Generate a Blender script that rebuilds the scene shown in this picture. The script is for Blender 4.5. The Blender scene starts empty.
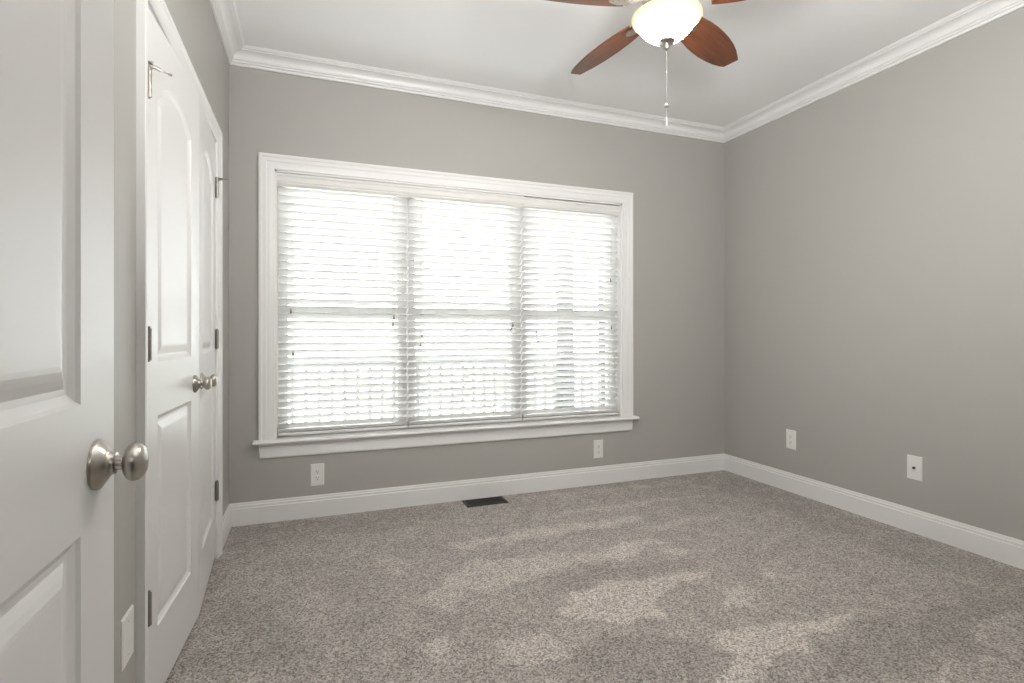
import bpy, bmesh, math, random
from mathutils import Vector, Matrix, noise as mnoise

R = math.radians
random.seed(7)
scene = bpy.context.scene
COL = scene.collection

# ------------------------------------------------------------------ camera
CAM_H = 1.12
YAW = R(20.81)
cam_d = bpy.data.cameras.new('camera')
cam = bpy.data.objects.new('camera', cam_d)
COL.objects.link(cam)
cam.location = (0, 0, CAM_H)
cam.rotation_euler = (R(90), 0, -YAW)
cam_d.sensor_width = 36
cam_d.sensor_fit = 'HORIZONTAL'
cam_d.lens = 534 / 1024 * 36
cam_d.shift_y = -9.5 / 1024
cam_d.clip_start = 0.01
scene.camera = cam

# ------------------------------------------------------------------ world, exposure
world = bpy.data.worlds.new('sky')
scene.world = world
world.use_nodes = True
wn = world.node_tree.nodes
bg = wn['Background']
bg.inputs['Color'].default_value = (0.95, 0.97, 1.0, 1)
bg.inputs['Strength'].default_value = 21.0
scene.view_settings.view_transform = 'Standard'
scene.view_settings.look = 'None'
scene.view_settings.gamma = 1
scene.view_settings.use_curve_mapping = False
scene.view_settings.exposure = -0.23
scene.cycles.use_denoising = True
scene.cycles.max_bounces = 10
scene.cycles.diffuse_bounces = 6
scene.cycles.transparent_max_bounces = 16
scene.cycles.sample_clamp_indirect = 6
scene.cycles.caustics_reflective = False
scene.cycles.caustics_refractive = False


def area(name, loc, target, sx, sy, power, color=(1, 1, 1), portal=False):
    d = bpy.data.lights.new(name, 'AREA')
    d.shape = 'RECTANGLE'
    d.size, d.size_y = sx, sy
    d.energy = power
    d.color = color
    o = bpy.data.objects.new(name, d)
    COL.objects.link(o)
    o.location = loc
    o.rotation_euler = (Vector(target) - Vector(loc)).to_track_quat('-Z', 'Y').to_euler()
    if portal:
        d.cycles.is_portal = True
    return o


# added fill light, unseen behind the camera, shining in through the open doorway
area('doorway_fill', (0.3, -0.9, 1.9), (1.2, 2.5, 1.3), 0.6, 0.5, 5, (1.0, 0.97, 0.93))
# main fill light, added unseen beside the doorway and bounced off the ceiling
area('ceiling_bounce_fill', (0.75, 0.36, 1.80), (1.20, 1.25, 2.74), 0.4, 0.4, 74, (1.0, 0.992, 0.978))
# the window opening as a portal for the daylight
area('window_portal', (1.0, 3.66, 1.28), (1.0, 2.0, 1.28), 2.4, 1.6, 1, portal=True)
# lamp inside the fan's glass bowl
pl = bpy.data.lights.new('fan_bulb', 'POINT')
pl.energy = 80
pl.color = (1.0, 0.96, 0.92)
pl.shadow_soft_size = 0.05
plo = bpy.data.objects.new('fan_bulb', pl)
COL.objects.link(plo)

# ------------------------------------------------------------------ room numbers (metres)
XL, XR = -0.431, 3.162        # left and right wall faces
YB, YW = 0.14, 3.452          # back wall and window wall faces
HC = 2.744                    # ceiling
WIN = (-0.190, 2.195, 0.487, 2.082)   # window opening x0 x1 z0 z1
CLO = (1.763, 2.975, 2.052)   # closet opening y0 y1 top


# ------------------------------------------------------------------ materials
def mat(name, color=(0.8, 0.8, 0.8), rough=0.5, metal=0.0, spec=0.5):
    m = bpy.data.materials.new(name)
    m.use_nodes = True
    b = m.node_tree.nodes['Principled BSDF']
    b.inputs['Base Color'].default_value = (*color, 1)
    b.inputs['Roughness'].default_value = rough
    b.inputs['Metallic'].default_value = metal
    b.inputs['Specular IOR Level'].default_value = spec
    return m


def nodes(m):
    return m.node_tree.nodes, m.node_tree.links, m.node_tree.nodes['Principled BSDF']


def add_bump(m, scale, strength, dist=0.001, detail=2.0, stretch=None):
    n, l, b = nodes(m)
    tc = n.new('ShaderNodeTexCoord')
    nz = n.new('ShaderNodeTexNoise')
    nz.inputs['Scale'].default_value = scale
    nz.inputs['Detail'].default_value = detail
    if stretch:
        mp = n.new('ShaderNodeMapping')
        mp.inputs['Scale'].default_value = stretch
        l.new(tc.outputs['Object'], mp.inputs['Vector'])
        l.new(mp.outputs['Vector'], nz.inputs['Vector'])
    else:
        l.new(tc.outputs['Object'], nz.inputs['Vector'])
    bp = n.new('ShaderNodeBump')
    bp.inputs['Strength'].default_value = strength
    bp.inputs['Distance'].default_value = dist
    l.new(nz.outputs['Fac'], bp.inputs['Height'])
    l.new(bp.outputs['Normal'], b.inputs['Normal'])
    return nz


M = {}
M['wall'] = mat('greige_wall_paint', (0.400, 0.390, 0.367), 0.45, spec=0.3)
add_bump(M['wall'], 140, 0.06, 0.001)
M['ceiling'] = mat('ceiling_paint', (0.89, 0.89, 0.89), 0.8, spec=0.2)
add_bump(M['ceiling'], 120, 0.05, 0.001)
M['trim'] = mat('trim_paint', (0.79, 0.787, 0.78), 0.35)
M['door'] = mat('door_paint', (0.77, 0.768, 0.764), 0.30)
add_bump(M['door'], 60, 0.08, 0.0008, stretch=(1, 1, 0.12))
M['nickel'] = mat('brushed_nickel', (0.46, 0.43, 0.39), 0.30, 1.0)
M['nickel_dark'] = mat('satin_nickel_hinge', (0.34, 0.32, 0.295), 0.33, 1.0)
M['plate'] = mat('white_plastic', (0.80, 0.79, 0.77), 0.35)
M['slot'] = mat('dark_slot', (0.05, 0.045, 0.04), 0.6)
M['grille'] = mat('black_painted_metal', (0.018, 0.016, 0.015), 0.45)
M['rubber'] = mat('rubber_tip', (0.75, 0.73, 0.70), 0.7)
M['cord'] = mat('blind_cord', (0.66, 0.64, 0.60), 0.8)
M['tassel'] = mat('tassel_plastic', (0.20, 0.17, 0.14), 0.5)
M['chain'] = mat('chain_metal', (0.17, 0.17, 0.165), 0.55, 0.3)
M['fob'] = mat('pull_fob', (0.42, 0.42, 0.41), 0.5)
M['vinyl'] = mat('window_vinyl', (0.80, 0.80, 0.79), 0.4)
M['porch_shaded'] = mat('porch_shaded', (0.036, 0.037, 0.042), 0.7, spec=0.1)  # shade on the columns is put into this near-black base colour
M['railing'] = mat('railing_shaded', (0.115, 0.118, 0.125), 0.7, spec=0.1)  # railing darkened in its base colour to stand out as shaded against the sky
M['deck'] = mat('deck_boards', (0.55, 0.54, 0.52), 0.8)
M['lawn'] = mat('lawn', (0.30, 0.33, 0.20), 0.95)
M['hall'] = mat('hall_paint', (0.55, 0.54, 0.51), 0.7)
M['closet'] = mat('closet_paint', (0.5, 0.49, 0.46), 0.7)

# deck boards
n, l, b = nodes(M['deck'])
tc = n.new('ShaderNodeTexCoord'); wv = n.new('ShaderNodeTexWave')
wv.inputs['Scale'].default_value = 3.5
l.new(tc.outputs['Object'], wv.inputs['Vector'])
bp = n.new('ShaderNodeBump'); bp.inputs['Strength'].default_value = 0.3
l.new(wv.outputs['Fac'], bp.inputs['Height']); l.new(bp.outputs['Normal'], b.inputs['Normal'])
# lawn
n, l, b = nodes(M['lawn'])
tc = n.new('ShaderNodeTexCoord'); nz = n.new('ShaderNodeTexNoise'); nz.inputs['Scale'].default_value = 3
cr = n.new('ShaderNodeValToRGB')
cr.color_ramp.elements[0].color = (0.27, 0.29, 0.22, 1); cr.color_ramp.elements[1].color = (0.40, 0.41, 0.34, 1)
l.new(tc.outputs['Object'], nz.inputs['Vector']); l.new(nz.outputs['Fac'], cr.inputs['Fac'])
l.new(cr.outputs['Color'], b.inputs['Base Color'])

# blind slats: painted faux wood that lets a little daylight through
m = bpy.data.materials.new('blind_slat'); m.use_nodes = True
n, l, b = nodes(m)
b.inputs['Base Color'].default_value = (0.86, 0.857, 0.85, 1); b.inputs['Roughness'].default_value = 0.4
tr = n.new('ShaderNodeBsdfTranslucent'); tr.inputs['Color'].default_value = (0.9, 0.89, 0.87, 1)
mx = n.new('ShaderNodeMixShader'); mx.inputs['Fac'].default_value = 0.22
l.new(b.outputs['BSDF'], mx.inputs[1]); l.new(tr.outputs['BSDF'], mx.inputs[2])
l.new(mx.outputs['Shader'], n['Material Output'].inputs['Surface'])
M['slat'] = m
M['valance'] = mat('blind_valance', (0.74, 0.735, 0.715), 0.4)

# clear pane: reflection by angle over plain transmission
m = bpy.data.materials.new('window_glass'); m.use_nodes = True
n, l = m.node_tree.nodes, m.node_tree.links
n.remove(n['Principled BSDF'])
fr = n.new('ShaderNodeFresnel'); fr.inputs['IOR'].default_value = 1.45
tp = n.new('ShaderNodeBsdfTransparent'); tp.inputs['Color'].default_value = (0.93, 0.95, 0.94, 1)
gl = n.new('ShaderNodeBsdfGlossy'); gl.inputs['Roughness'].default_value = 0.02
mx = n.new('ShaderNodeMixShader')
l.new(fr.outputs['Fac'], mx.inputs['Fac']); l.new(tp.outputs['BSDF'], mx.inputs[1]); l.new(gl.outputs['BSDF'], mx.inputs[2])
l.new(mx.outputs['Shader'], n['Material Output'].inputs['Surface'])
M['glass'] = m

# lit frosted bowl: warm glass that glows
m = bpy.data.materials.new('lit_glass_bowl'); m.use_nodes = True
n, l, b = nodes(m)
b.inputs['Base Color'].default_value = (0.9, 0.82, 0.70, 1); b.inputs['Roughness'].default_value = 0.25
b.inputs['Emission Color'].default_value = (1.0, 0.94, 0.87, 1)
b.inputs['Emission Strength'].default_value = 130.0
M['bowl'] = m
m = bpy.data.materials.new('bowl_rim_glass'); m.use_nodes = True
n, l, b = nodes(m)
b.inputs['Base Color'].default_value = (0.55, 0.36, 0.20, 1); b.inputs['Roughness'].default_value = 0.25
b.inputs['Emission Color'].default_value = (1.0, 0.76, 0.50, 1)
b.inputs['Emission Strength'].default_value = 0.85
M['bowl_rim'] = m

# cherry wood blades
m = mat('cherry_wood', (0.20, 0.065, 0.03), 0.38)
n, l, b = nodes(m)
tc = n.new('ShaderNodeTexCoord'); mp = n.new('ShaderNodeMapping'); mp.inputs['Scale'].default_value = (3, 45, 45)
nz = n.new('ShaderNodeTexNoise'); nz.inputs['Scale'].default_value = 1.6; nz.inputs['Detail'].default_value = 6
cr = n.new('ShaderNodeValToRGB')
cr.color_ramp.elements[0].position = 0.3; cr.color_ramp.elements[0].color = (0.065, 0.021, 0.009, 1)
cr.color_ramp.elements[1].position = 0.75; cr.color_ramp.elements[1].color = (0.165, 0.052, 0.021, 1)
l.new(tc.outputs['Object'], mp.inputs['Vector']); l.new(mp.outputs['Vector'], nz.inputs['Vector'])
l.new(nz.outputs['Fac'], cr.inputs['Fac']); l.new(cr.outputs['Color'], b.inputs['Base Color'])
M['blade'] = m

# carpet: fine speckled pile; the nap brushed the other way reads lighter
m = mat('carpet_pile', (0.3, 0.26, 0.23), 1.0, spec=0.05)
n, l, b = nodes(m)
tc = n.new('ShaderNodeTexCoord')
sp = n.new('ShaderNodeTexVoronoi'); sp.inputs['Scale'].default_value = 185
wob = n.new('ShaderNodeTexNoise'); wob.inputs['Scale'].default_value = 60; wob.inputs['Detail'].default_value = 3
l.new(tc.outputs['Object'], wob.inputs['Vector'])
l.new(tc.outputs['Object'], sp.inputs['Vector'])
spr = n.new('ShaderNodeSeparateColor'); l.new(sp.outputs['Color'], spr.inputs['Color'])
spm = n.new('ShaderNodeMix'); spm.inputs['Factor'].default_value = 0.30
l.new(spr.outputs['Red'], spm.inputs['A']); l.new(wob.outputs['Fac'], spm.inputs['B'])
cr = n.new('ShaderNodeValToRGB')
e = cr.color_ramp.elements
e[0].position = 0.12; e[0].color = (0.142, 0.124, 0.111, 1)
e[1].position = 0.88; e[1].color = (0.575, 0.533, 0.500, 1)
l.new(spm.outputs['Result'], cr.inputs['Fac'])
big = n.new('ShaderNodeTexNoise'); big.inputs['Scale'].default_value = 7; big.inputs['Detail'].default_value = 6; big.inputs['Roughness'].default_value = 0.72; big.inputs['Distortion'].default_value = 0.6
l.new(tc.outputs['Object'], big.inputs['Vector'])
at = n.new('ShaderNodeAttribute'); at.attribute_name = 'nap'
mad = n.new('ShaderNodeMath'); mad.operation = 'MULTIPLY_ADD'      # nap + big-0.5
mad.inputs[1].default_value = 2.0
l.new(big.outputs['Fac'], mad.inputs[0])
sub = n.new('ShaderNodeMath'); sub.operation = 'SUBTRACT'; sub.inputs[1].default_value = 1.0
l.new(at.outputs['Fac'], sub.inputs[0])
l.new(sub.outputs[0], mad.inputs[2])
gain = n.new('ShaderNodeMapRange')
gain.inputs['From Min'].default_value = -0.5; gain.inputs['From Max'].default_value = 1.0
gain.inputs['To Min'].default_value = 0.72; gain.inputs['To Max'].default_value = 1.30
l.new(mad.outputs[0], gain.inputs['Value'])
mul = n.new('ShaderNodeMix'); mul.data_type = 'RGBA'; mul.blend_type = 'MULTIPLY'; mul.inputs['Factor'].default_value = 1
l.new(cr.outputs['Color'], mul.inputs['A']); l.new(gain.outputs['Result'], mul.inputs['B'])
l.new(mul.outputs['Result'], b.inputs['Base Color'])
b.inputs['Sheen Weight'].default_value = 0.15; b.inputs['Sheen Roughness'].default_value = 0.6
bp = n.new('ShaderNodeBump'); bp.inputs['Strength'].default_value = 0.45; bp.inputs['Distance'].default_value = 0.004
l.new(spr.outputs['Green'], bp.inputs['Height']); l.new(bp.outputs['Normal'], b.inputs['Normal'])
M['carpet'] = m


# ------------------------------------------------------------------ mesh helpers
class MB:
    """collects shapes; build() links them as one mesh object"""

    def __init__(self, T=None):
        self.bm = bmesh.new()
        self.T = T or (lambda p: p)

    def v(self, p):
        return self.bm.verts.new(self.T(Vector(p)))

    def face(self, pts):
        try:
            return self.bm.faces.new([self.v(p) for p in pts])
        except ValueError:
            return None

    def box(self, x0, x1, y0, y1, z0, z1):
        vs = [self.v((x, y, z)) for x in (x0, x1) for y in (y0, y1) for z in (z0, z1)]
        for f in ((0, 1, 3, 2), (4, 6, 7, 5), (0, 4, 5, 1), (2, 3, 7, 6), (0, 2, 6, 4), (1, 5, 7, 3)):
            self.bm.faces.new([vs[i] for i in f])

    def loops(self, rings, cap0=True, cap1=True, closed=True):
        """skin a list of rings (equal point counts)"""
        vr = [[self.v(p) for p in r] for r in rings]
        k = len(vr[0])
        for a, c in zip(vr[:-1], vr[1:]):
            for i in range(k if closed else k - 1):
                j = (i + 1) % k
                self.bm.faces.new([a[i], a[j], c[j], c[i]])
        if cap0: self.bm.faces.new(vr[0])
        if cap1: self.bm.faces.new(vr[-1][::-1])

    def prism(self, a, c):
        self.loops([a, c])

    def tube(self, pts, r, k=8):
        pts = [Vector(p) for p in pts]
        rr = r if isinstance(r, (list, tuple)) else [r] * len(pts)
        rings = []
        for i, p in enumerate(pts):
            d = (pts[min(i + 1, len(pts) - 1)] - pts[max(i - 1, 0)]).normalized()
            u = d.orthogonal().normalized() if i == 0 else (u - d * u.dot(d)).normalized()
            w = d.cross(u)
            rings.append([p + (u * math.cos(t) + w * math.sin(t)) * rr[i]
                          for t in [2 * math.pi * q / k for q in range(k)]])
        self.loops(rings)

    def lathe(self, prof, base, axis, k=24, cap0=True, cap1=True):
        """prof: (distance along axis, radius)"""
        base = Vector(base); a = Vector(axis).normalized()
        u = a.orthogonal().normalized(); w = a.cross(u)
        rings = [[base + a * h + (u * math.cos(t) + w * math.sin(t)) * max(r, 1e-4)
                  for t in [2 * math.pi * q / k for q in range(k)]] for h, r in prof]
        self.loops(rings, cap0, cap1)

    def ball(self, c, r, k=10):
        self.lathe([(-r * math.cos(math.pi * i / 8), r * math.sin(math.pi * i / 8)) for i in range(9)], c, (0, 0, 1), k)

    def build(self, name, m, parent=None, smooth=False, bevel=0.0, loc=None, angle=35):
        bmesh.ops.recalc_face_normals(self.bm, faces=self.bm.faces)
        me = bpy.data.meshes.new(name)
        if loc is not None:
            for q in self.bm.verts: q.co -= Vector(loc)
        self.bm.to_mesh(me); self.bm.free()
        me.materials.append(m)
        o = bpy.data.objects.new(name, me)
        COL.objects.link(o)
        if loc is not None: o.location = loc
        if parent is not None: o.parent = parent
        if bevel:
            bv = o.modifiers.new('bevel', 'BEVEL'); bv.width = bevel; bv.segments = 2; bv.limit_method = 'ANGLE'
        if smooth:
            for f in me.polygons: f.use_smooth = True
            me.set_sharp_from_angle(angle=R(angle))
        return o


def tag(o, label, cat, group=None, kind=None):
    o['label'] = label; o['category'] = cat
    if group: o['group'] = group
    if kind: o['kind'] = kind
    return o


def thing(name, loc, label, cat, group=None, kind=None):
    o = bpy.data.objects.new(name, None)
    o.empty_display_size = 0.05
    COL.objects.link(o)
    o.location = loc
    return tag(o, label, cat, group, kind)


def local(loc):
    """mesh coordinates are world; parents sit at loc without rotation"""
    L = Vector(loc)
    return lambda p: p - L


S = 'structure'
# ------------------------------------------------------------------ room shell


def ray_floor(px, py):
    t = (px - 512) / 534.0
    Z = CAM_H * 534.0 / (py - 332.0)
    s, c = math.sin(YAW), math.cos(YAW)
    return (Z * s + t * Z * c, Z * c - t * Z * s)


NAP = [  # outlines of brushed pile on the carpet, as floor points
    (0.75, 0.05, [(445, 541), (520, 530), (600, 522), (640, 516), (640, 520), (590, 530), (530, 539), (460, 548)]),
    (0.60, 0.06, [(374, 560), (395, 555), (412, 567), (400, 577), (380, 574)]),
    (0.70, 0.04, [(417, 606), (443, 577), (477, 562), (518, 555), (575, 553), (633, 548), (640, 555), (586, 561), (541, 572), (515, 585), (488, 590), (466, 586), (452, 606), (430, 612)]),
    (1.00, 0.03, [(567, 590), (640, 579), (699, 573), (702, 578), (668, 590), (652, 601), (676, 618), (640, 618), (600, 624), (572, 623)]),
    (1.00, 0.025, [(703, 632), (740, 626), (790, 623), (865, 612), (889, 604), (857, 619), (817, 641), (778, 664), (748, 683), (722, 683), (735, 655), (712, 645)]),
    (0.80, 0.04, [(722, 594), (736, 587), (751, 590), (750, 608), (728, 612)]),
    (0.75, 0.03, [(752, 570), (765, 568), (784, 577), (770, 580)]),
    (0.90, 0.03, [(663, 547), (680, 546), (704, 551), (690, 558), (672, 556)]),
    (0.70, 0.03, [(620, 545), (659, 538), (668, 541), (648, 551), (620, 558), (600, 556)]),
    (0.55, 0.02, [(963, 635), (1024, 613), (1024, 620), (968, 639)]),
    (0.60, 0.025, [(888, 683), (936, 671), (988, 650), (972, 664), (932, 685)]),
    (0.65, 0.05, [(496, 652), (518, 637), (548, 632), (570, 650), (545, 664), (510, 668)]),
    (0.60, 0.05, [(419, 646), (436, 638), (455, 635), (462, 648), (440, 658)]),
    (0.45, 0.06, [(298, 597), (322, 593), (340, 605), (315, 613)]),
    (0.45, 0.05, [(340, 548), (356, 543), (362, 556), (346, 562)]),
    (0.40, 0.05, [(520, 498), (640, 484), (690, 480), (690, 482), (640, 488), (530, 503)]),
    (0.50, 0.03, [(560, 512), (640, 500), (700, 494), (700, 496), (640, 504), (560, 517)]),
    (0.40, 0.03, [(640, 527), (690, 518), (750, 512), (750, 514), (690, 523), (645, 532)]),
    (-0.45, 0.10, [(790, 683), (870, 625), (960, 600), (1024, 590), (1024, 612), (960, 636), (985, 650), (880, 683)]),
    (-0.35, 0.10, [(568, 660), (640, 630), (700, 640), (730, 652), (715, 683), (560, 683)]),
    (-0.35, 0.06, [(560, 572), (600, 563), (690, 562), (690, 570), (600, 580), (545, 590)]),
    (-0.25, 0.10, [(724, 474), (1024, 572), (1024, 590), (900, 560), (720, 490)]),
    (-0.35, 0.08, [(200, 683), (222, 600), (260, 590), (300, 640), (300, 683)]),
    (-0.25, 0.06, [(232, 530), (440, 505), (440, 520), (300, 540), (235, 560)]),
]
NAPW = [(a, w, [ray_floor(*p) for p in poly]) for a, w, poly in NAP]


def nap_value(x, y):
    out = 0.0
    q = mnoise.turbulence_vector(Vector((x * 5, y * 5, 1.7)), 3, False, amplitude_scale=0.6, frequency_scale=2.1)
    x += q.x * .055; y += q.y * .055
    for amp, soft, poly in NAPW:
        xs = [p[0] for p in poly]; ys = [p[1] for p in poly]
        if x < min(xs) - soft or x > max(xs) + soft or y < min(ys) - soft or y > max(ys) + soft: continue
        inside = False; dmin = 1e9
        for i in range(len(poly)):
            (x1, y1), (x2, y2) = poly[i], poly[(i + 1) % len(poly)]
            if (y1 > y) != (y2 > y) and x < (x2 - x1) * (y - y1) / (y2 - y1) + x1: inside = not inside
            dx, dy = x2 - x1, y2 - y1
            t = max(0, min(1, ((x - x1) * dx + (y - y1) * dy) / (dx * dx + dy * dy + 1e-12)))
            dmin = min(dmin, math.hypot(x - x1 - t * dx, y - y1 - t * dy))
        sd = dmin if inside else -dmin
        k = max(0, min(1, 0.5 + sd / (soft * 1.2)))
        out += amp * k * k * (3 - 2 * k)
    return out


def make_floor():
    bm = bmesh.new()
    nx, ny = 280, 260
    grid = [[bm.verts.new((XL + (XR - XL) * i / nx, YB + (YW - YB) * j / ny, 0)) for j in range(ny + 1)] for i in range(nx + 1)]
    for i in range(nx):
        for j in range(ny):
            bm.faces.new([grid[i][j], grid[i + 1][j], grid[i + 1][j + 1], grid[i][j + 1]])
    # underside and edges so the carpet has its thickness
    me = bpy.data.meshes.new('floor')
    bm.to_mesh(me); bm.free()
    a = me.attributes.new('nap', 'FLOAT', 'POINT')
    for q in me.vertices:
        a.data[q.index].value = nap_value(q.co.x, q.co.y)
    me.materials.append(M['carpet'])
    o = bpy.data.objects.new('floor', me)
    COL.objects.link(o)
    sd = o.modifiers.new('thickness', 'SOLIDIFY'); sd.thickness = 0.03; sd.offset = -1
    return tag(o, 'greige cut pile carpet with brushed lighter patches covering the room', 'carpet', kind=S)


make_floor()

mb = MB(); mb.box(XL - .12, XR + .12, YB - .12, YW + .16, HC, HC + .1)
tag(mb.build('ceiling', M['ceiling']), 'flat white ceiling above the crown moulding', 'ceiling', kind=S)

mb = MB(); mb.box(XR, XR + .12, YB - .12, YW + .16, -.03, HC)
tag(mb.build('wall_right', M['wall']), 'plain greige wall on the right with two white wall plates', 'wall', kind=S)

# window wall, four blocks round the opening
mb = MB()
x0, x1, z0, z1 = WIN
mb.box(XL, x0, YW, YW + .16, -.03, HC); mb.box(x1, XR, YW, YW + .16, -.03, HC)
mb.box(x0, x1, YW, YW + .16, -.03, z0 - .022); mb.box(x0, x1, YW, YW + .16, z1, HC)
tag(mb.build('wall_window', M['wall']), 'greige wall around the wide triple window', 'wall', kind=S)

# left wall with the closet opening
mb = MB()
mb.box(XL - .12, XL, YB - .12, CLO[0], -.03, HC); mb.box(XL - .12, XL, CLO[1], YW + .16, -.03, HC)
mb.box(XL - .12, XL, CLO[0], CLO[1], CLO[2], HC)
tag(mb.build('wall_left', M['wall']), 'greige wall on the left holding the white closet doors', 'wall', kind=S)

# back wall with the entry doorway the photo was taken through
mb = MB()
mb.box(XL, -.295, YB - .12, YB, -.03, HC); mb.box(.50, XR, YB - .12, YB, -.03, HC)
mb.box(-.295, .50, YB - .12, YB, 2.05, HC)
tag(mb.build('wall_back', M['wall']), 'greige wall with the entry doorway, behind the viewer', 'wall', kind=S)

mb = MB()
mb.box(-1.3, 1.9, -2.0, -1.9, -.03, 2.6); mb.box(-1.3, -1.2, -1.9, .02, -.03, 2.6); mb.box(1.8, 1.9, -1.9, .02, -.03, 2.6)
mb.box(-1.3, 1.9, -2.0, .02, 2.6, 2.7)
mb.box(-1.3, XL - .12, .02, .14, -.03, 2.6)
tag(mb.build('wall_hall', M['hall']), 'pale hall beyond the entry doorway, behind the viewer', 'wall', kind=S)
mb = MB(); mb.box(-1.3, 1.9, -2.0, .02, -.05, 0); mb.box(-.295, .5, .02, .14, -.05, 0)
tag(mb.build('floor_hall', M['carpet']), 'carpet of the hall behind the viewer', 'carpet', kind=S)

mb = MB()
mb.box(XL - .80, XL - .72, 1.5, 3.2, -.03, 2.6); mb.box(XL - .72, XL - .12, 1.5, 1.58, -.03, 2.6); mb.box(XL - .72, XL - .12, 3.1, 3.2, -.03, 2.6)
mb.box(XL - .80, XL - .12, 1.5, 3.2, 2.6, 2.7)
tag(mb.build('wall_closet', M['closet']), 'inside of the closet behind the paired white doors', 'wall', kind=S)
mb = MB(); mb.box(XL - .80, XL, 1.5, 3.2, -.05, -.001)
tag(mb.build('floor_closet', M['carpet']), 'closet carpet under the paired white doors', 'carpet', kind=S)

# ------------------------------------------------------------------ crown moulding
CROWN = [(0, .086), (.010, .086), (.012, .074), (.021, .070), (.0205, .062), (.028, .058), (.0265, .052)]
for i in range(7):
    t = i / 6 * math.pi / 2
    CROWN.append((.028 + .043 * (1 - math.cos(t)), .050 - .030 * math.sin(t)))
CROWN += [(.0735, .019), (.0725, .013), (.083, .011), (.086, .006), (.091, .004), (.091, 0), (0, 0)]


def run(profile, p0, p1, up, out, m0=0, m1=0):
    """profile (out, up) swept p0>p1; m = mitre factor of the ends (+1 shortens by 'out')"""
    p0, p1, up, out = map(Vector, (p0, p1, up, out))
    d = (p1 - p0).normalized()
    a = [p0 + out * u + up * w + d * (u * m0) for u, w in profile]
    c = [p1 + out * u + up * w - d * (u * m1) for u, w in profile]
    return a, c


def moulding(name, profile, p0, p1, up, out, m0, m1, label, cat):
    mb = MB()
    mb.prism(*run(profile, p0, p1, up, out, m0, m1))
    return tag(mb.build(name, M['trim'], smooth=True, angle=25), label, cat, kind=S)


dn = (0, 0, -1)
moulding('trim_1', CROWN, (XL, YB, HC), (XL, YW, HC), dn, (1, 0, 0), 1, 1, 'white crown moulding above the closet doors', 'crown moulding')
moulding('trim_2', CROWN, (XL, YW, HC), (XR, YW, HC), dn, (0, -1, 0), 1, 1, 'white crown moulding above the triple window', 'crown moulding')
moulding('trim_3', CROWN, (XR, YW, HC), (XR, YB, HC), dn, (-1, 0, 0), 1, 1, 'white crown moulding along the right wall', 'crown moulding')
moulding('trim_4', CROWN, (XR, YB, HC), (XL, YB, HC), dn, (0, 1, 0), 1, 1, 'white crown moulding over the entry doorway', 'crown moulding')

BASE = [(0, 0), (.015, 0), (.015, .098), (.0095, .101), (.0105, .114), (.0055, .116), (.005, .126), (.003, .131), (0, .131)]
up = (0, 0, 1)
moulding('baseboard_left', BASE, (XL, 3.050, 0), (XL, YW, 0), up, (1, 0, 0), 0, 1, 'short white baseboard between closet casing and window wall', 'baseboard')
moulding('baseboard_window', BASE, (XL, YW, 0), (XR, YW, 0), up, (0, -1, 0), 1, 1, 'white baseboard under the triple window', 'baseboard')
moulding('baseboard_right', BASE, (XR, YW, 0), (XR, YB, 0), up, (-1, 0, 0), 1, 1, 'white baseboard along the right wall', 'baseboard')
moulding('baseboard_entry', BASE, (XL, YB + .15, 0), (XL, 1.688, 0), up, (1, 0, 0), 0, 0, 'white baseboard between entry door and closet casing', 'baseboard')

# ------------------------------------------------------------------ window trim
CASE = [(0, 0), (0, .019), (.004, .021), (.016, .021), (.021, .017), (.040, .017), (.046, .014), (.064, .013), (.070, .011), (.085, .010), (.086, 0)]  # (inward, out)
fx0, fx1, fz1 = WIN[0] - .086, WIN[1] + .086, WIN[3] + .086


def casing_ring(s, u):
    return [(fx0 + s, YW - u, WIN[2]), (fx0 + s, YW - u, fz1 - s), (fx1 - s, YW - u, fz1 - s), (fx1 - s, YW - u, WIN[2])]


mb = MB()
mb.loops([casing_ring(s, u) for s, u in CASE], cap0=False, cap1=False, closed=False)
for k in (0, 3):
    mb.face([casing_ring(s, u)[k] for s, u in CASE])
# jamb lining
mb.box(WIN[0] - .002, WIN[0] + .012, YW - .001, YW + .16, WIN[2], WIN[3] - .0)
mb.box(WIN[1] - .012, WIN[1] + .002, YW - .001, YW + .16, WIN[2], WIN[3] - .0)
mb.box(WIN[0], WIN[1], YW - .001, YW + .16, WIN[3] - .012, WIN[3] + .002)
tag(mb.build('trim_5', M['trim'], smooth=True, angle=20), 'white stepped casing framing the triple window', 'window casing', kind=S)

mb = MB()
prof = [(0, .0)] + [(.048 + .011 * math.sin(t), .011 - .011 * math.cos(t)) for t in [math.pi * i / 8 for i in range(9)]] + [(0, .022)]
xa, xb = fx0 - .028, fx1 + .028
mb.prism([(xa, YW - u, WIN[2] - .022 + w) for u, w in prof], [(xb, YW - u, WIN[2] - .022 + w) for u, w in prof])
mb.box(WIN[0] + .001, WIN[1] - .001, YW, YW + .16, WIN[2] - .022, WIN[2])
tag(mb.build('trim_6', M['trim'], smooth=True), 'white rounded window stool under the blinds', 'window sill', kind=S)

mb = MB()
AP = [(0, .022), (.018, .022), (.019, .034), (.013, .042), (.012, .052), (.016, .062), (.018, .100), (.014, .108), (0, .110)]
mb.prism([(fx0 + (w - .022) * .10, YW - u, WIN[2] - w) for u, w in AP], [(fx1 - (w - .022) * .10, YW - u, WIN[2] - w) for u, w in AP])
tag(mb.build('trim_7', M['trim'], smooth=True, angle=20), 'white moulded apron under the window stool', 'window apron', kind=S)

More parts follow.
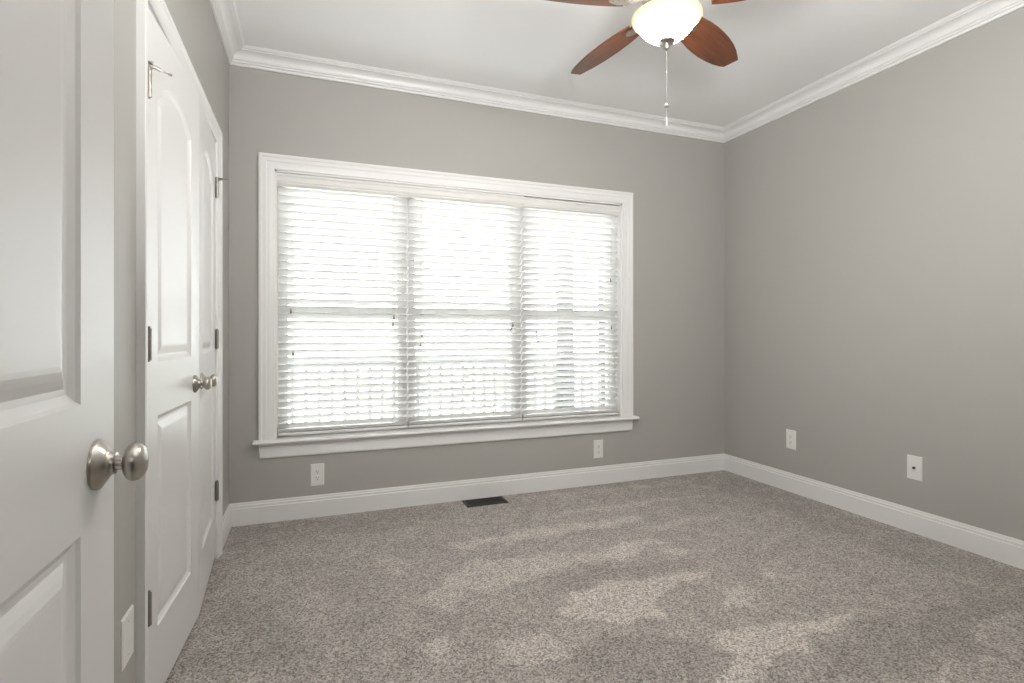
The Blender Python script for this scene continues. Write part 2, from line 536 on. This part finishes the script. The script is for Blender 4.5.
# ------------------------------------------------------------------ three double-hung windows
WX = [WIN[0] + .012, .603, 1.401, WIN[1] - .012]
zmid = 1.254
for i in range(3):
    a, c = WX[i], WX[i + 1]
    la = ['left', 'middle', 'right'][i]
    root = thing('window_%d' % (i + 1), ((a + c) / 2, YW + .12, WIN[2]),
                 'white double-hung window behind the %s blind' % la, 'window', kind=S)
    T = local(root.location)
    fr = .026
    mb = MB(T)
    mb.box(a, a + fr, YW + .085, YW + .158, WIN[2], WIN[3] - .012); mb.box(c - fr, c, YW + .085, YW + .158, WIN[2], WIN[3] - .012)
    mb.box(a + fr, c - fr, YW + .085, YW + .158, WIN[2] - .02, WIN[2] + .004); mb.box(a + fr, c - fr, YW + .085, YW + .158, WIN[3] - .045, WIN[3] - .012)
    mb.build('window_frame', M['vinyl'], root, bevel=.002)
    for nm, za, zb, ya in (('lower_sash', WIN[2] + .004, zmid + .02, YW + .092), ('upper_sash', zmid - .02, WIN[3] - .045, YW + .122)):
        mb = MB(T)
        s = .032
        mb.box(a + fr, a + fr + s, ya, ya + .028, za, zb); mb.box(c - fr - s, c - fr, ya, ya + .028, za, zb)
        mb.box(a + fr + s, c - fr - s, ya, ya + .028, za, za + s + (.002 if nm == 'lower_sash' else 0)); mb.box(a + fr + s, c - fr - s, ya, ya + .028, zb - s, zb)
        sash = mb.build(nm, M['vinyl'], root, bevel=.002)
        mb = MB(T)
        mb.box(a + fr + s - .004, c - fr - s + .004, ya + .012, ya + .016, za + s - .004, zb - s + .004)
        mb.build('pane', M['glass'], sash)

# ------------------------------------------------------------------ blinds
YS = YW + .046           # slat centre line
TILT = R(43)
BX = [(WIN[0] + .016, .596), (.604, 1.397), (1.405, WIN[1] - .016)]
BL = ['white faux wood blind over the left window, beside the closet wall',
      'white faux wood blind over the middle window, between the other two blinds',
      'white faux wood blind over the right window, nearest the plain right wall']
# cords: (px-like fraction across blind, bottom z of each tassel)
CORDS = [[(.094, 1.232), (.109, .974), (.887, 1.202), (.879, 1.157)],
         [(.107, 1.086), (.095, 1.021), (.909, 1.154), (.891, 1.133)],
         [(.127, 1.098), (.141, 1.048), (.906, 1.493), (.915, 1.142)]]
for i, (a, c) in enumerate(BX):
    root = thing('window_blind', ((a + c) / 2, YS, WIN[2]), BL[i], 'blind', 'faux wood blinds in the triple window')
    T = local(root.location)
    # valance with a small moulded face
    mb = MB(T)
    VP = [(0, 0), (.005, 0), (.006, .010), (.010, .016), (.010, .044), (.014, .050), (.014, .062), (.006, .066), (0, .066)]
    yv = YW + .013
    va = a - (.004 if i == 0 else .0045); vc = c + (.004 if i == 2 else .0030)
    zt = [0, 0, -.004][i]
    mb.prism([(va, yv - u, 2.003 + zt + w) for u, w in VP], [(vc, yv - u, 2.003 + zt + w) for u, w in VP])
    mb.build('valance', M['valance'], root, smooth=True, angle=20)
    mb = MB(T); mb.box(a - .0038, c + .0038, YS - .026, YS + .026, 1.992, 2.045)
    mb.build('headrail', M['valance'], root, bevel=.002)
    # slats
    mb = MB(T)
    z = 1.968
    zs = []
    while z > .545:
        zs.append(z); z -= .0442
    hw, ht = .025, .0018
    cs, sn = math.cos(TILT), math.sin(TILT)
    for z in zs:
        w = random.uniform(-.02, .02)
        cs, sn = math.cos(TILT + w), math.sin(TILT + w)
        def pt(x, p, q): return (x, YS + p * cs + q * sn, z - p * sn + q * cs)
        prof = [(-hw, -ht), (-hw, ht), (-hw * .35, ht + .0006), (hw * .35, ht + .0006), (hw, ht), (hw, -ht), (hw * .35, -ht + .0006), (-hw * .35, -ht + .0006)]
        mb.prism([pt(a + .002, p, q) for p, q in prof], [pt(c - .002, p, q) for p, q in prof])
    for z in (.533, .5275, .522):     # slats resting on the bottom rail
        cs, sn = math.cos(R(4)), math.sin(R(4))
        mb.prism([pt(a + .002, p, q) for p, q in prof], [pt(c - .002, p, q) for p, q in prof])
    mb.build('slats', M['slat'], root)
    mb = MB(T); mb.box(a + .001, c - .001, YS - .026, YS + .026, .500, .516)
    mb.build('bottom_rail', M['valance'], root, bevel=.003)
    for fx in (.115, .5, .885):
        x = a + (c - a) * fx
        mb = MB(T)
        mb.tube([(x, YS - .0235, 1.995), (x, YS - .0235, .51)], .0006, 5)
        mb.tube([(x, YS + .0235, 1.995), (x, YS + .0235, .51)], .0006, 5)
        for z in zs:
            mb.tube([(x, YS - .0235, z + .0165), (x, YS + .0235, z - .0205)], .0005, 4)
        mb.build('ladder_cord', M['slat'], root)
    for fx, zb in CORDS[i]:
        x = a + (c - a) * fx
        mb = MB(T); y = YS - .031
        mb.tube([(x, y, 1.995), (x, y, zb + .024)], .0007, 5)
        cd = mb.build('pull_cord', M['cord'], root)
        mb = MB(T)
        mb.lathe([(0, .0055), (.004, .0062), (.014, .0045), (.024, .0028), (.028, .0015)], (x, y, zb), (0, 0, 1), 10)
        mb.build('tassel', M['tassel'], cd, smooth=True)


# ------------------------------------------------------------------ arched two-panel doors
def door_leaf(T, w, h0, h1, th, both=True):
    """leaf in local (u along, n towards viewer, z); face at n=0, back at n=-th"""
    mb = MB(T)
    st = .112
    bot, lo_top, up_bot, spring, apex = .235, .868, 1.030, 1.825, 1.905
    N = 20
    STEP = [(0, 0), (.004, -.0045), (.010, -.0075), (.014, -.0095), (.022, -.0095), (.026, -.0080), (.034, -.0055), (.044, -.0030), (.050, -.0025)]

    def outline(i, arched):
        xa, xb = st + i, w - st - i
        if not arched:
            za, zb = bot + i, lo_top - i
            top = [(xb + (xa - xb) * k / N, zb) for k in range(N + 1)]
        else:
            za = up_bot + i
            half = (w - 2 * st) / 2; rise = apex - spring
            rad = (half * half + rise * rise) / (2 * rise); cz = apex - rad; cx = w / 2
            top = []
            for k in range(N + 1):
                x = xb + (xa - xb) * k / N
                top.append((x, cz + math.sqrt((rad - i) ** 2 - (x - cx) ** 2)))
        return [(xa, za), (xb, za)] + top

    sides = [(0.0, 1)] + ([(-th, -1)] if both else [])
    for n0, sg in sides:
        for arched in (False, True):
            rings = [[(x, n0 + sg * d, z) for x, z in outline(i, arched)] for i, d in STEP]
            mb.loops(rings, cap0=False, cap1=True)
        P = lambda x, z: (x, n0, z)
        mb.face([P(0, h0), P(st, h0), P(st, h1), P(0, h1)])
        mb.face([P(w - st, h0), P(w, h0), P(w, h1), P(w - st, h1)])
        mb.face([P(st, h0), P(w - st, h0), P(w - st, bot), P(st, bot)])
        mb.face([P(st, lo_top), P(w - st, lo_top), P(w - st, up_bot), P(st, up_bot)])
        top = outline(0, True)[2:]
        for (xa, za), (xb, zb) in zip(top[:-1], top[1:]):
            mb.face([P(xa, za), P(xb, zb), P(xb, h1), P(xa, h1)])
    mb.face([(0, 0, h0), (0, 0, h1), (0, -th, h1), (0, -th, h0)])
    mb.face([(w, 0, h0), (w, 0, h1), (w, -th, h1), (w, -th, h0)])
    mb.face([(0, 0, h1), (w, 0, h1), (w, -th, h1), (0, -th, h1)])
    mb.face([(0, 0, h0), (w, 0, h0), (w, -th, h0), (0, -th, h0)])
    if not both:
        mb.face([(0, -th, h0), (w, -th, h0), (w, -th, h1), (0, -th, h1)])
    bmesh.ops.remove_doubles(mb.bm, verts=mb.bm.verts, dist=1e-5)
    return mb


def knob_set(T, u, z, root, n0=0.0, sg=1, lever=True):
    """round passage knob: rosette, then the knob on its neck"""
    ax = Vector(T(Vector((u, n0 + sg, z)))) - Vector(T(Vector((u, n0, z))))
    base = T(Vector((u, n0, z)))
    mb = MB()
    mb.lathe([(0, .033), (.003, .033), (.005, .0320), (.014, .019), (.018, .0145), (.022, .0145), (.023, .0115)], base, ax, 32)
    ros = mb.build('rosette', M['nickel'], root, smooth=True, angle=50)
    mb = MB()
    mb.lathe([(.0205, .0100), (.031, .0098), (.0315, .0130), (.034, .0190), (.037, .0230), (.041, .0252), (.045, .0252), (.049, .0238),
              (.053, .0200), (.0555, .0150), (.057, .008), (.0575, .001)], base, ax, 32)
    mb.build('knob', M['nickel'], root, smooth=True, angle=60)
    return ros


def hinge(T, z, root, stop=False, sgn=1):
    """butt hinge: barrel with finials at u=0; leaves folded between door and jamb"""
    mb = MB(T)
    h = .045
    hx, hn, hr = .004, .0085, .0078
    mb.tube([(hx, hn, z - h), (hx, hn, z - h * .34)], hr, 10)
    mb.tube([(hx, hn, z - h * .33), (hx, hn, z + h * .33)], hr, 10)
    mb.tube([(hx, hn, z + h * .34), (hx, hn, z + h)], hr, 10)
    mb.tube([(hx, hn, z - h - .004), (hx, hn, z + h + .006)], [.004, .0045], 8)
    mb.box(.002, .020, -.0005, .0020, z - h, z + h)
    mb.box(-.014, -.002, -.0005, .0018, z - h, z + h)
    o = mb.build('hinge', M['nickel_dark'], root, smooth=True, angle=40)
    if stop:
        mb = MB(T)
        zt = z + h + .004
        mb.lathe([(-.012, .0105), (.004, .0105)], (hx, hn, zt), (0, 0, 1), 14)
        mb.tube([(hx, hn, zt - .004), (.014, .022, zt - .005), (.022, .033, zt - .007)], .0055, 8)
        mb.tube([(.020, .030, zt - .006), (.036, .055, zt - .011)], .0027, 8)
        mb.tube([(hx, hn, zt - .002), (-.012, .022, zt - .002)], .0040, 8)
        st = mb.build('door_stop', M['nickel_dark'], o, smooth=True, angle=40)
        mb = MB(T)
        mb.lathe([(0, .0035), (.003, .0042), (.008, .0042), (.009, .003)], (.033, .050, zt - .010), (.016, .025, -.004), 10)
        mb.build('stop_tip', M['nickel_dark'], st, smooth=True)
    return o


def frame(origin, U, Nn):
    """map (u, n, z) to coordinates relative to origin"""
    U, Nn = Vector(U), Vector(Nn)
    return lambda p: U * p[0] + Nn * p[1] + Vector((0, 0, p[2]))


AJ = R(3.0)
LW = (CLO[1] - CLO[0]) / 2 - .003
s, c = math.sin(AJ), math.cos(AJ)
# near closet leaf
for name, y, U, Nn, lab in (
        ('door_2', CLO[0] + .003, (s, c, 0), (c, -s, 0), 'white arched panel closet door, the nearer leaf of the pair, slightly ajar'),
        ('door_3', CLO[1] - .003, (s, -c, 0), (c, s, 0), 'white arched panel closet door, the farther leaf, next to the window wall')):
    o0 = (XL, y, 0)
    T = frame(o0, U, Nn)
    d = door_leaf(T, LW, .022, 2.047, .035).build(name, M['door'])
    d.location = o0
    tag(d, lab, 'door', kind=S)
    knob_set(T, LW - .062, .925, d)
    for k, z in enumerate((1.827, 1.085, .340)):
        hinge(T, z, d, stop=(k == 0))

# entry door, open flat against the left wall beside the viewer
EW = .760
e0 = Vector((-.276, .158, 0))
ang = R(1.1)
U, Nn = (math.sin(ang), math.cos(ang), 0), (math.cos(ang), -math.sin(ang), 0)
T = frame(e0, U, Nn)
d = door_leaf(T, EW, .020, 2.030, .035).build('door_1', M['door'])
d.location = e0
tag(d, 'white panelled entry door standing open in the left foreground', 'door', kind=S)
knob_set(T, EW - .063, .945, d)
knob_set(T, EW - .066, .948, d, -.035, -1)
for z in (1.85, 1.05, .25):
    hinge(T, z, d)

# closet casing and jamb
CC = [(0, 0), (0, .020), (.004, .022), (.016, .022), (.022, .017), (.042, .015), (.048, .015), (.062, .011), (.070, .009), (.070, 0)]
ya, yb, zt = CLO[0] - .075, CLO[1] + .075, CLO[2] + .075


def cring(s, u):
    return [(XL + u, ya + s, 0), (XL + u, ya + s, zt - s), (XL + u, yb - s, zt - s), (XL + u, yb - s, 0)]


mb = MB()
mb.loops([cring(s_, u_) for s_, u_ in CC], cap0=False, cap1=False, closed=False)
mb.box(XL - .12, XL + .001, CLO[0] - .016, CLO[0], 0, CLO[2] + .016)
mb.box(XL - .12, XL + .001, CLO[1], CLO[1] + .016, 0, CLO[2] + .016)
mb.box(XL - .12, XL + .001, CLO[0] - .016, CLO[1] + .016, CLO[2], CLO[2] + .016)
tag(mb.build('trim_8', M['trim'], smooth=True, angle=20), 'white casing around the paired closet doors', 'door casing', kind=S)


# ------------------------------------------------------------------ wall plates
def plate(name, centre, U, Nn, w, h, kindof, label, cat, group=None):
    c0 = Vector(centre)
    root = thing(name, c0, label, cat, group)
    T = frame(c0, U, Nn)
    mb = MB(T)
    e = .004
    mb.loops([[(-w / 2, 0, -h / 2), (w / 2, 0, -h / 2), (w / 2, 0, h / 2), (-w / 2, 0, h / 2)],
              [(-w / 2, .003, -h / 2), (w / 2, .003, -h / 2), (w / 2, .003, h / 2), (-w / 2, .003, h / 2)],
              [(-w / 2 + e, .006, -h / 2 + e), (w / 2 - e, .006, -h / 2 + e), (w / 2 - e, .006, h / 2 - e), (-w / 2 + e, .006, h / 2 - e)]])
    mb.build('cover_plate', M['plate'], root)
    if kindof == 'duplex':
        for zc in (.0195, -.0195):
            mb = MB(T)
            ring = []
            for k in range(24):
                t = 2 * math.pi * k / 24
                ring.append((.0172 * math.cos(t), max(-.0140, min(.0140, .0172 * math.sin(t)))))
            mb.loops([[(x, .0055, zc + z) for x, z in ring], [(x, .0078, zc + z) for x, z in ring], [(x * .95, .0082, zc + z * .95) for x, z in ring]])
            rc = mb.build('receptacle', M['plate'], root)
            mb = MB(T)
            mb.box(-.0078, -.0055, .0078, .0086, zc - .001, zc + .0085); mb.box(.0055, .0075, .0078, .0086, zc + .0005, zc + .0078)
            mb.lathe([(0, .0028), (.0008, .0028)], (0, .0079, zc - .0075), (0, 1, 0), 12)
            mb.build('socket_slots', M['slot'], rc)
        mb = MB(T); mb.lathe([(0, .0032), (.001, .0028)], (0, .006, 0), (0, 1, 0), 12)
        mb.build('screw', M['plate'], root)
    elif kindof == 'coax':
        mb = MB(T)
        mb.lathe([(0, .0075), (.003, .0075), (.0035, .0050), (.011, .0050), (.011, .0038), (.006, .003)], (0, .0055, 0), (0, 1, 0), 16)
        mb.build('coax_jack', M['slot'], root, smooth=True)
        for zc in (.0416, -.0416):
            mb = MB(T); mb.lathe([(0, .003), (.001, .0026)], (0, .006, zc), (0, 1, 0), 12)
            mb.build('screw', M['plate'], root)
    elif kindof == 'blank':
        for zc in (.0416, -.0416):
            mb = MB(T); mb.lathe([(0, .003), (.001, .0026)], (0, .006, zc), (0, 1, 0), 12)
            mb.build('screw', M['plate'], root)
    return root


fw = ((1, 0, 0), (0, -1, 0)); rw = ((0, 1, 0), (-1, 0, 0)); lw_ = ((0, 1, 0), (1, 0, 0))
plate('wall_outlet', (.047, YW, .254), *fw, .079, .134, 'duplex', 'white duplex outlet low on the window wall, left of the floor register', 'outlet', 'white outlets')
plate('wall_outlet', (1.992, YW, .258), *fw, .079, .134, 'duplex', 'white duplex outlet below the right end of the window stool', 'outlet', 'white outlets')
plate('wall_outlet', (XR, 2.806, .366), *rw, .079, .134, 'duplex', 'white duplex outlet on the right wall, nearer the corner', 'outlet', 'white outlets')
plate('cable_plate', (XR, 1.988, .362), *rw, .079, .134, 'coax', 'white cable jack plate on the right wall with a dark round socket', 'wall plate')
plate('cover_plate', (XL, 1.603, .350), *lw_, .088, .125, 'blank', 'plain white cover plate low between entry door and closet casing', 'wall plate')

# ------------------------------------------------------------------ floor register
rg = thing('floor_register', (1.085, 3.352, 0), 'black metal floor register set in the carpet under the window', 'floor vent')
T = local(rg.location)
gx0, gx1, gy0, gy1 = .945, 1.225, 3.284, 3.420
mb = MB(T)
f = .016
mb.box(gx0, gx1, gy0, gy0 + f, -.004, .006); mb.box(gx0, gx1, gy1 - f, gy1, -.004, .006)
mb.box(gx0, gx0 + f, gy0 + f, gy1 - f, -.004, .006); mb.box(gx1 - f, gx1, gy0 + f, gy1 - f, -.004, .006)
mb.build('rim', M['grille'], rg, bevel=.002)
mb = MB(T)
k = 26
for q in range(k):
    x = gx0 + f + (gx1 - gx0 - 2 * f) * (q + .5) / k
    mb.box(x - .0018, x + .0018, gy0 + f, gy1 - f, -.002, .0045)
mb.box(gx0 + f, gx1 - f, (gy0 + gy1) / 2 - .003, (gy0 + gy1) / 2 + .003, -.002, .005)
mb.box(gx0 + f, gx1 - f, gy0 + f, gy1 - f, .0002, .001)
mb.build('louvres', M['grille'], rg)

# ------------------------------------------------------------------ ceiling fan
FX, FY = 1.335, 1.775
fan = thing('ceiling_fan', (FX, FY, HC), 'five-blade cherry wood ceiling fan with a lit glass bowl and pull chain', 'ceiling fan')
T = local(fan.location)
B0 = (FX, FY, 0)
mb = MB(T); mb.lathe([(HC, .075), (HC - .012, .075), (HC - .03, .062), (HC - .055, .040), (HC - .06, .03)], B0, (0, 0, 1), 32)
mb.build('canopy', M['nickel'], fan, smooth=True)
mb = MB(T); mb.lathe([(HC - .05, .018), (HC - .12, .018)], B0, (0, 0, 1), 16)
mb.build('downrod', M['nickel'], fan, smooth=True)
mb = MB(T); mb.lathe([(2.63, .04), (2.615, .085), (2.59, .105), (2.53, .112), (2.49, .112), (2.465, .100), (2.455, .075), (2.425, .070), (2.42, .082), (2.395, .082), (2.39, .06)], B0, (0, 0, 1), 40)
mb.build('motor_housing', M['nickel'], fan, smooth=True)
BZ = 2.424
NB = 9
for k in range(5):
    ang = R(25 + 72 * k)
    e1 = Vector((math.cos(ang), math.sin(ang), 0)); e2 = Vector((-math.sin(ang), math.cos(ang), 0))
    pit = R(-13)
    e2p = e2 * math.cos(pit) + Vector((0, 0, 1)) * math.sin(pit)
    e3 = e1.cross(e2p)
    # blade outline (r, half width): narrow at the root, widest at the middle, blunt slanted tip
    OUT = [(.165, .050), (.20, .060), (.26, .070), (.32, .0755), (.38, .077), (.44, .075), (.50, .069), (.56, .058), (.605, .045), (.630, .034)]
    right = [(r, w) for r, w in OUT]
    left = [(r, -w) for r, w in OUT][::-1]
    left = [(r + (.012 if r > .62 else 0), w) for r, w in left]
    ring = right + left
    me_ring0 = [e1 * r + e2p * w + e3 * -.003 for r, w in ring]
    me_ring1 = [e1 * r + e2p * w + e3 * .003 for r, w in ring]
    bm = bmesh.new()
    Minv = Matrix((e1, e2p, e3))   # world -> blade axes
    mb = MB()
    mb.loops([[Minv @ p for p in me_ring0], [Minv @ p for p in me_ring1]])
    bl = mb.build('blade', M['blade'], fan, bevel=.0012)
    bl.location = (0, 0, BZ - HC)
    bl.rotation_euler = Minv.transposed().to_euler()
    # blade iron: arm from the motor, splayed plate under the blade
    mb = MB()
    def Q(r, w, h): return (r, w, h)
    mb.loops([[Q(.085, -.013, .012), Q(.085, .013, .012), Q(.085, .013, .018), Q(.085, -.013, .018)],
              [Q(.125, -.012, .004), Q(.125, .012, .004), Q(.125, .012, .010), Q(.125, -.012, .010)],
              [Q(.160, -.017, -.009), Q(.160, .017, -.009), Q(.160, .017, -.0035), Q(.160, -.017, -.0035)],
              [Q(.195, -.030, -.0075), Q(.195, .030, -.0075), Q(.195, .030, -.0032), Q(.195, -.030, -.0032)],
              [Q(.225, -.020, -.0068), Q(.225, .020, -.0068), Q(.225, .020, -.0032), Q(.225, -.020, -.0032)],
              [Q(.240, -.006, -.0062), Q(.240, .006, -.0062), Q(.240, .006, -.0032), Q(.240, -.006, -.0032)]])
    for w in (-.016, 0, .016):
        mb.lathe([(0, .0045), (.003, .003)], (.205 + (.018 if w == 0 else 0), w, -.0065), (0, 0, -1), 10)
    mb.build('blade_iron', M['nickel'], bl, smooth=True, angle=30)
    bm.free()
# light kit: fitter, glass bowl with a warm rim, finial, chain
mb = MB(T); mb.lathe([(2.392, .072), (2.380, .100), (2.372, .104), (2.366, .100), (2.366, .06)], B0, (0, 0, 1), 36)
mb.build('light_fitter', M['nickel'], fan, smooth=True)
mb = MB(T)
ZR, RB = 2.374, .131
out = [(2.284, .004), (2.284, .026), (2.287, .040), (2.292, .054), (2.300, .068), (2.310, .081), (2.322, .093), (2.335, .104), (2.350, .114), (2.360, .120)]
inn = [(z + .005, max(.002, r - .006)) for z, r in out][::-1]
mb.lathe(out + [(ZR - .006, RB - .006)] + [(ZR - .006, RB - .012)] + inn, B0, (0, 0, 1), 48)
mb.build('glass_bowl', M['bowl'], fan, smooth=True, angle=60)
mb = MB(T)
mb.lathe([(ZR - .014, RB - .006), (ZR - .011, RB + .001), (ZR - .003, RB + .006), (ZR + .005, RB + .005), (ZR + .010, RB - .002), (ZR + .004, RB - .009), (ZR - .010, RB - .012)], B0, (0, 0, 1), 48, False, False)
mb.build('bowl_rim', M['bowl_rim'], fan, smooth=True, angle=60)
mb = MB(T)
mb.lathe([(z + .016, r) for z, r in [(2.272, .004), (2.2675, .026), (2.2655, .0335), (2.2625, .0340), (2.259, .030), (2.256, .018), (2.250, .0125), (2.238, .0115), (2.233, .008), (2.228, .002)]], B0, (0, 0, 1), 32)
mb.build('finial', M['nickel'], fan, smooth=True, angle=60)
mb = MB(T)
z = 2.245
while z > 2.035:
    mb.ball((FX, FY, z), .0013, 6); z -= .0043
mb.tube([(FX, FY, 2.243), (FX, FY, 2.03)], .0007, 5)
mb.ball((FX, FY, 2.156), .003, 8)
ch = mb.build('pull_chain', M['chain'], fan, smooth=True)
mb = MB(T)
mb.lathe([(2.034, .002), (2.030, .007), (2.026, .0095), (2.021, .0095), (2.017, .006), (2.014, .002)], B0, (0, 0, 1), 16)
mb.build('chain_coupling', M['chain'], ch, smooth=True)
mb = MB(T)
mb.tube([(FX, FY, 2.016), (FX, FY, 1.975)], .0006, 5)
mb.lathe([(1.975, .0014), (1.968, .0035), (1.950, .0045), (1.943, .003), (1.940, .0005)], B0, (0, 0, 1), 12)
mb.build('fob', M['fob'], ch, smooth=True)
plo.location = (FX, FY, 2.335)

# ------------------------------------------------------------------ outside the window: porch and lawn
mb = MB(); mb.box(-14, 20, 3.62, 40, -.45, -.35)
tag(mb.build('ground', M['lawn']), 'pale lawn beyond the porch, seen between the slats', 'lawn', kind=S)
mb = MB(); mb.box(-1.5, 7, 3.62, 5.6, -.2, -.06)
tag(mb.build('porch_floor', M['deck']), 'porch deck just outside the window', 'deck', kind=S)
YP = 5.42
rl = thing('porch_railing', (2.6, YP, -.06), 'shade-coloured porch railing with thin balusters, glimpsed between the right blind slats', 'railing')
T = local(rl.location)
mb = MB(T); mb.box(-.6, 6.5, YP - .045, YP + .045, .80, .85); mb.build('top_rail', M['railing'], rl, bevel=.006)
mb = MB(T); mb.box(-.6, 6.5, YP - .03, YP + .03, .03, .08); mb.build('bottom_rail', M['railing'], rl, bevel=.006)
mb = MB(T); mb.box(-.03, .03, -.018, .018, 0, .72)
x = -.5
first = None
while x < 6.4:
    if first is None:
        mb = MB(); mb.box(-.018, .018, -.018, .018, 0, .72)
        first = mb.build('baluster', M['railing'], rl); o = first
    else:
        o = first.copy(); COL.objects.link(o); o.parent = rl
    o.location = Vector((x, YP, .08)) - rl.location
    x += .118


def column(x, y, w, label):
    root = thing('porch_column', (x, y, -.06), label, 'column')
    T = local(root.location)
    h = w / 2
    mb = MB(T); mb.box(x - h, x + h, y - h, y + h, .06, 2.62); mb.build('shaft', M['porch_shaded'], root, bevel=.008)
    mb = MB(T); mb.box(x - h - .03, x + h + .03, y - h - .03, y + h + .03, -.06, .06); mb.build('plinth', M['porch_shaded'], root, bevel=.006)
    mb = MB(T); mb.box(x - h - .03, x + h + .03, y - h - .03, y + h + .03, 2.62, 2.72); mb.build('capital', M['porch_shaded'], root, bevel=.006)


column(2.70, YP, .150, 'shade-coloured square porch column glimpsed in the middle of the right blind')
column(3.20, YP + .02, .09, 'shade-coloured slender porch post glimpsed near the right edge of the right blind')
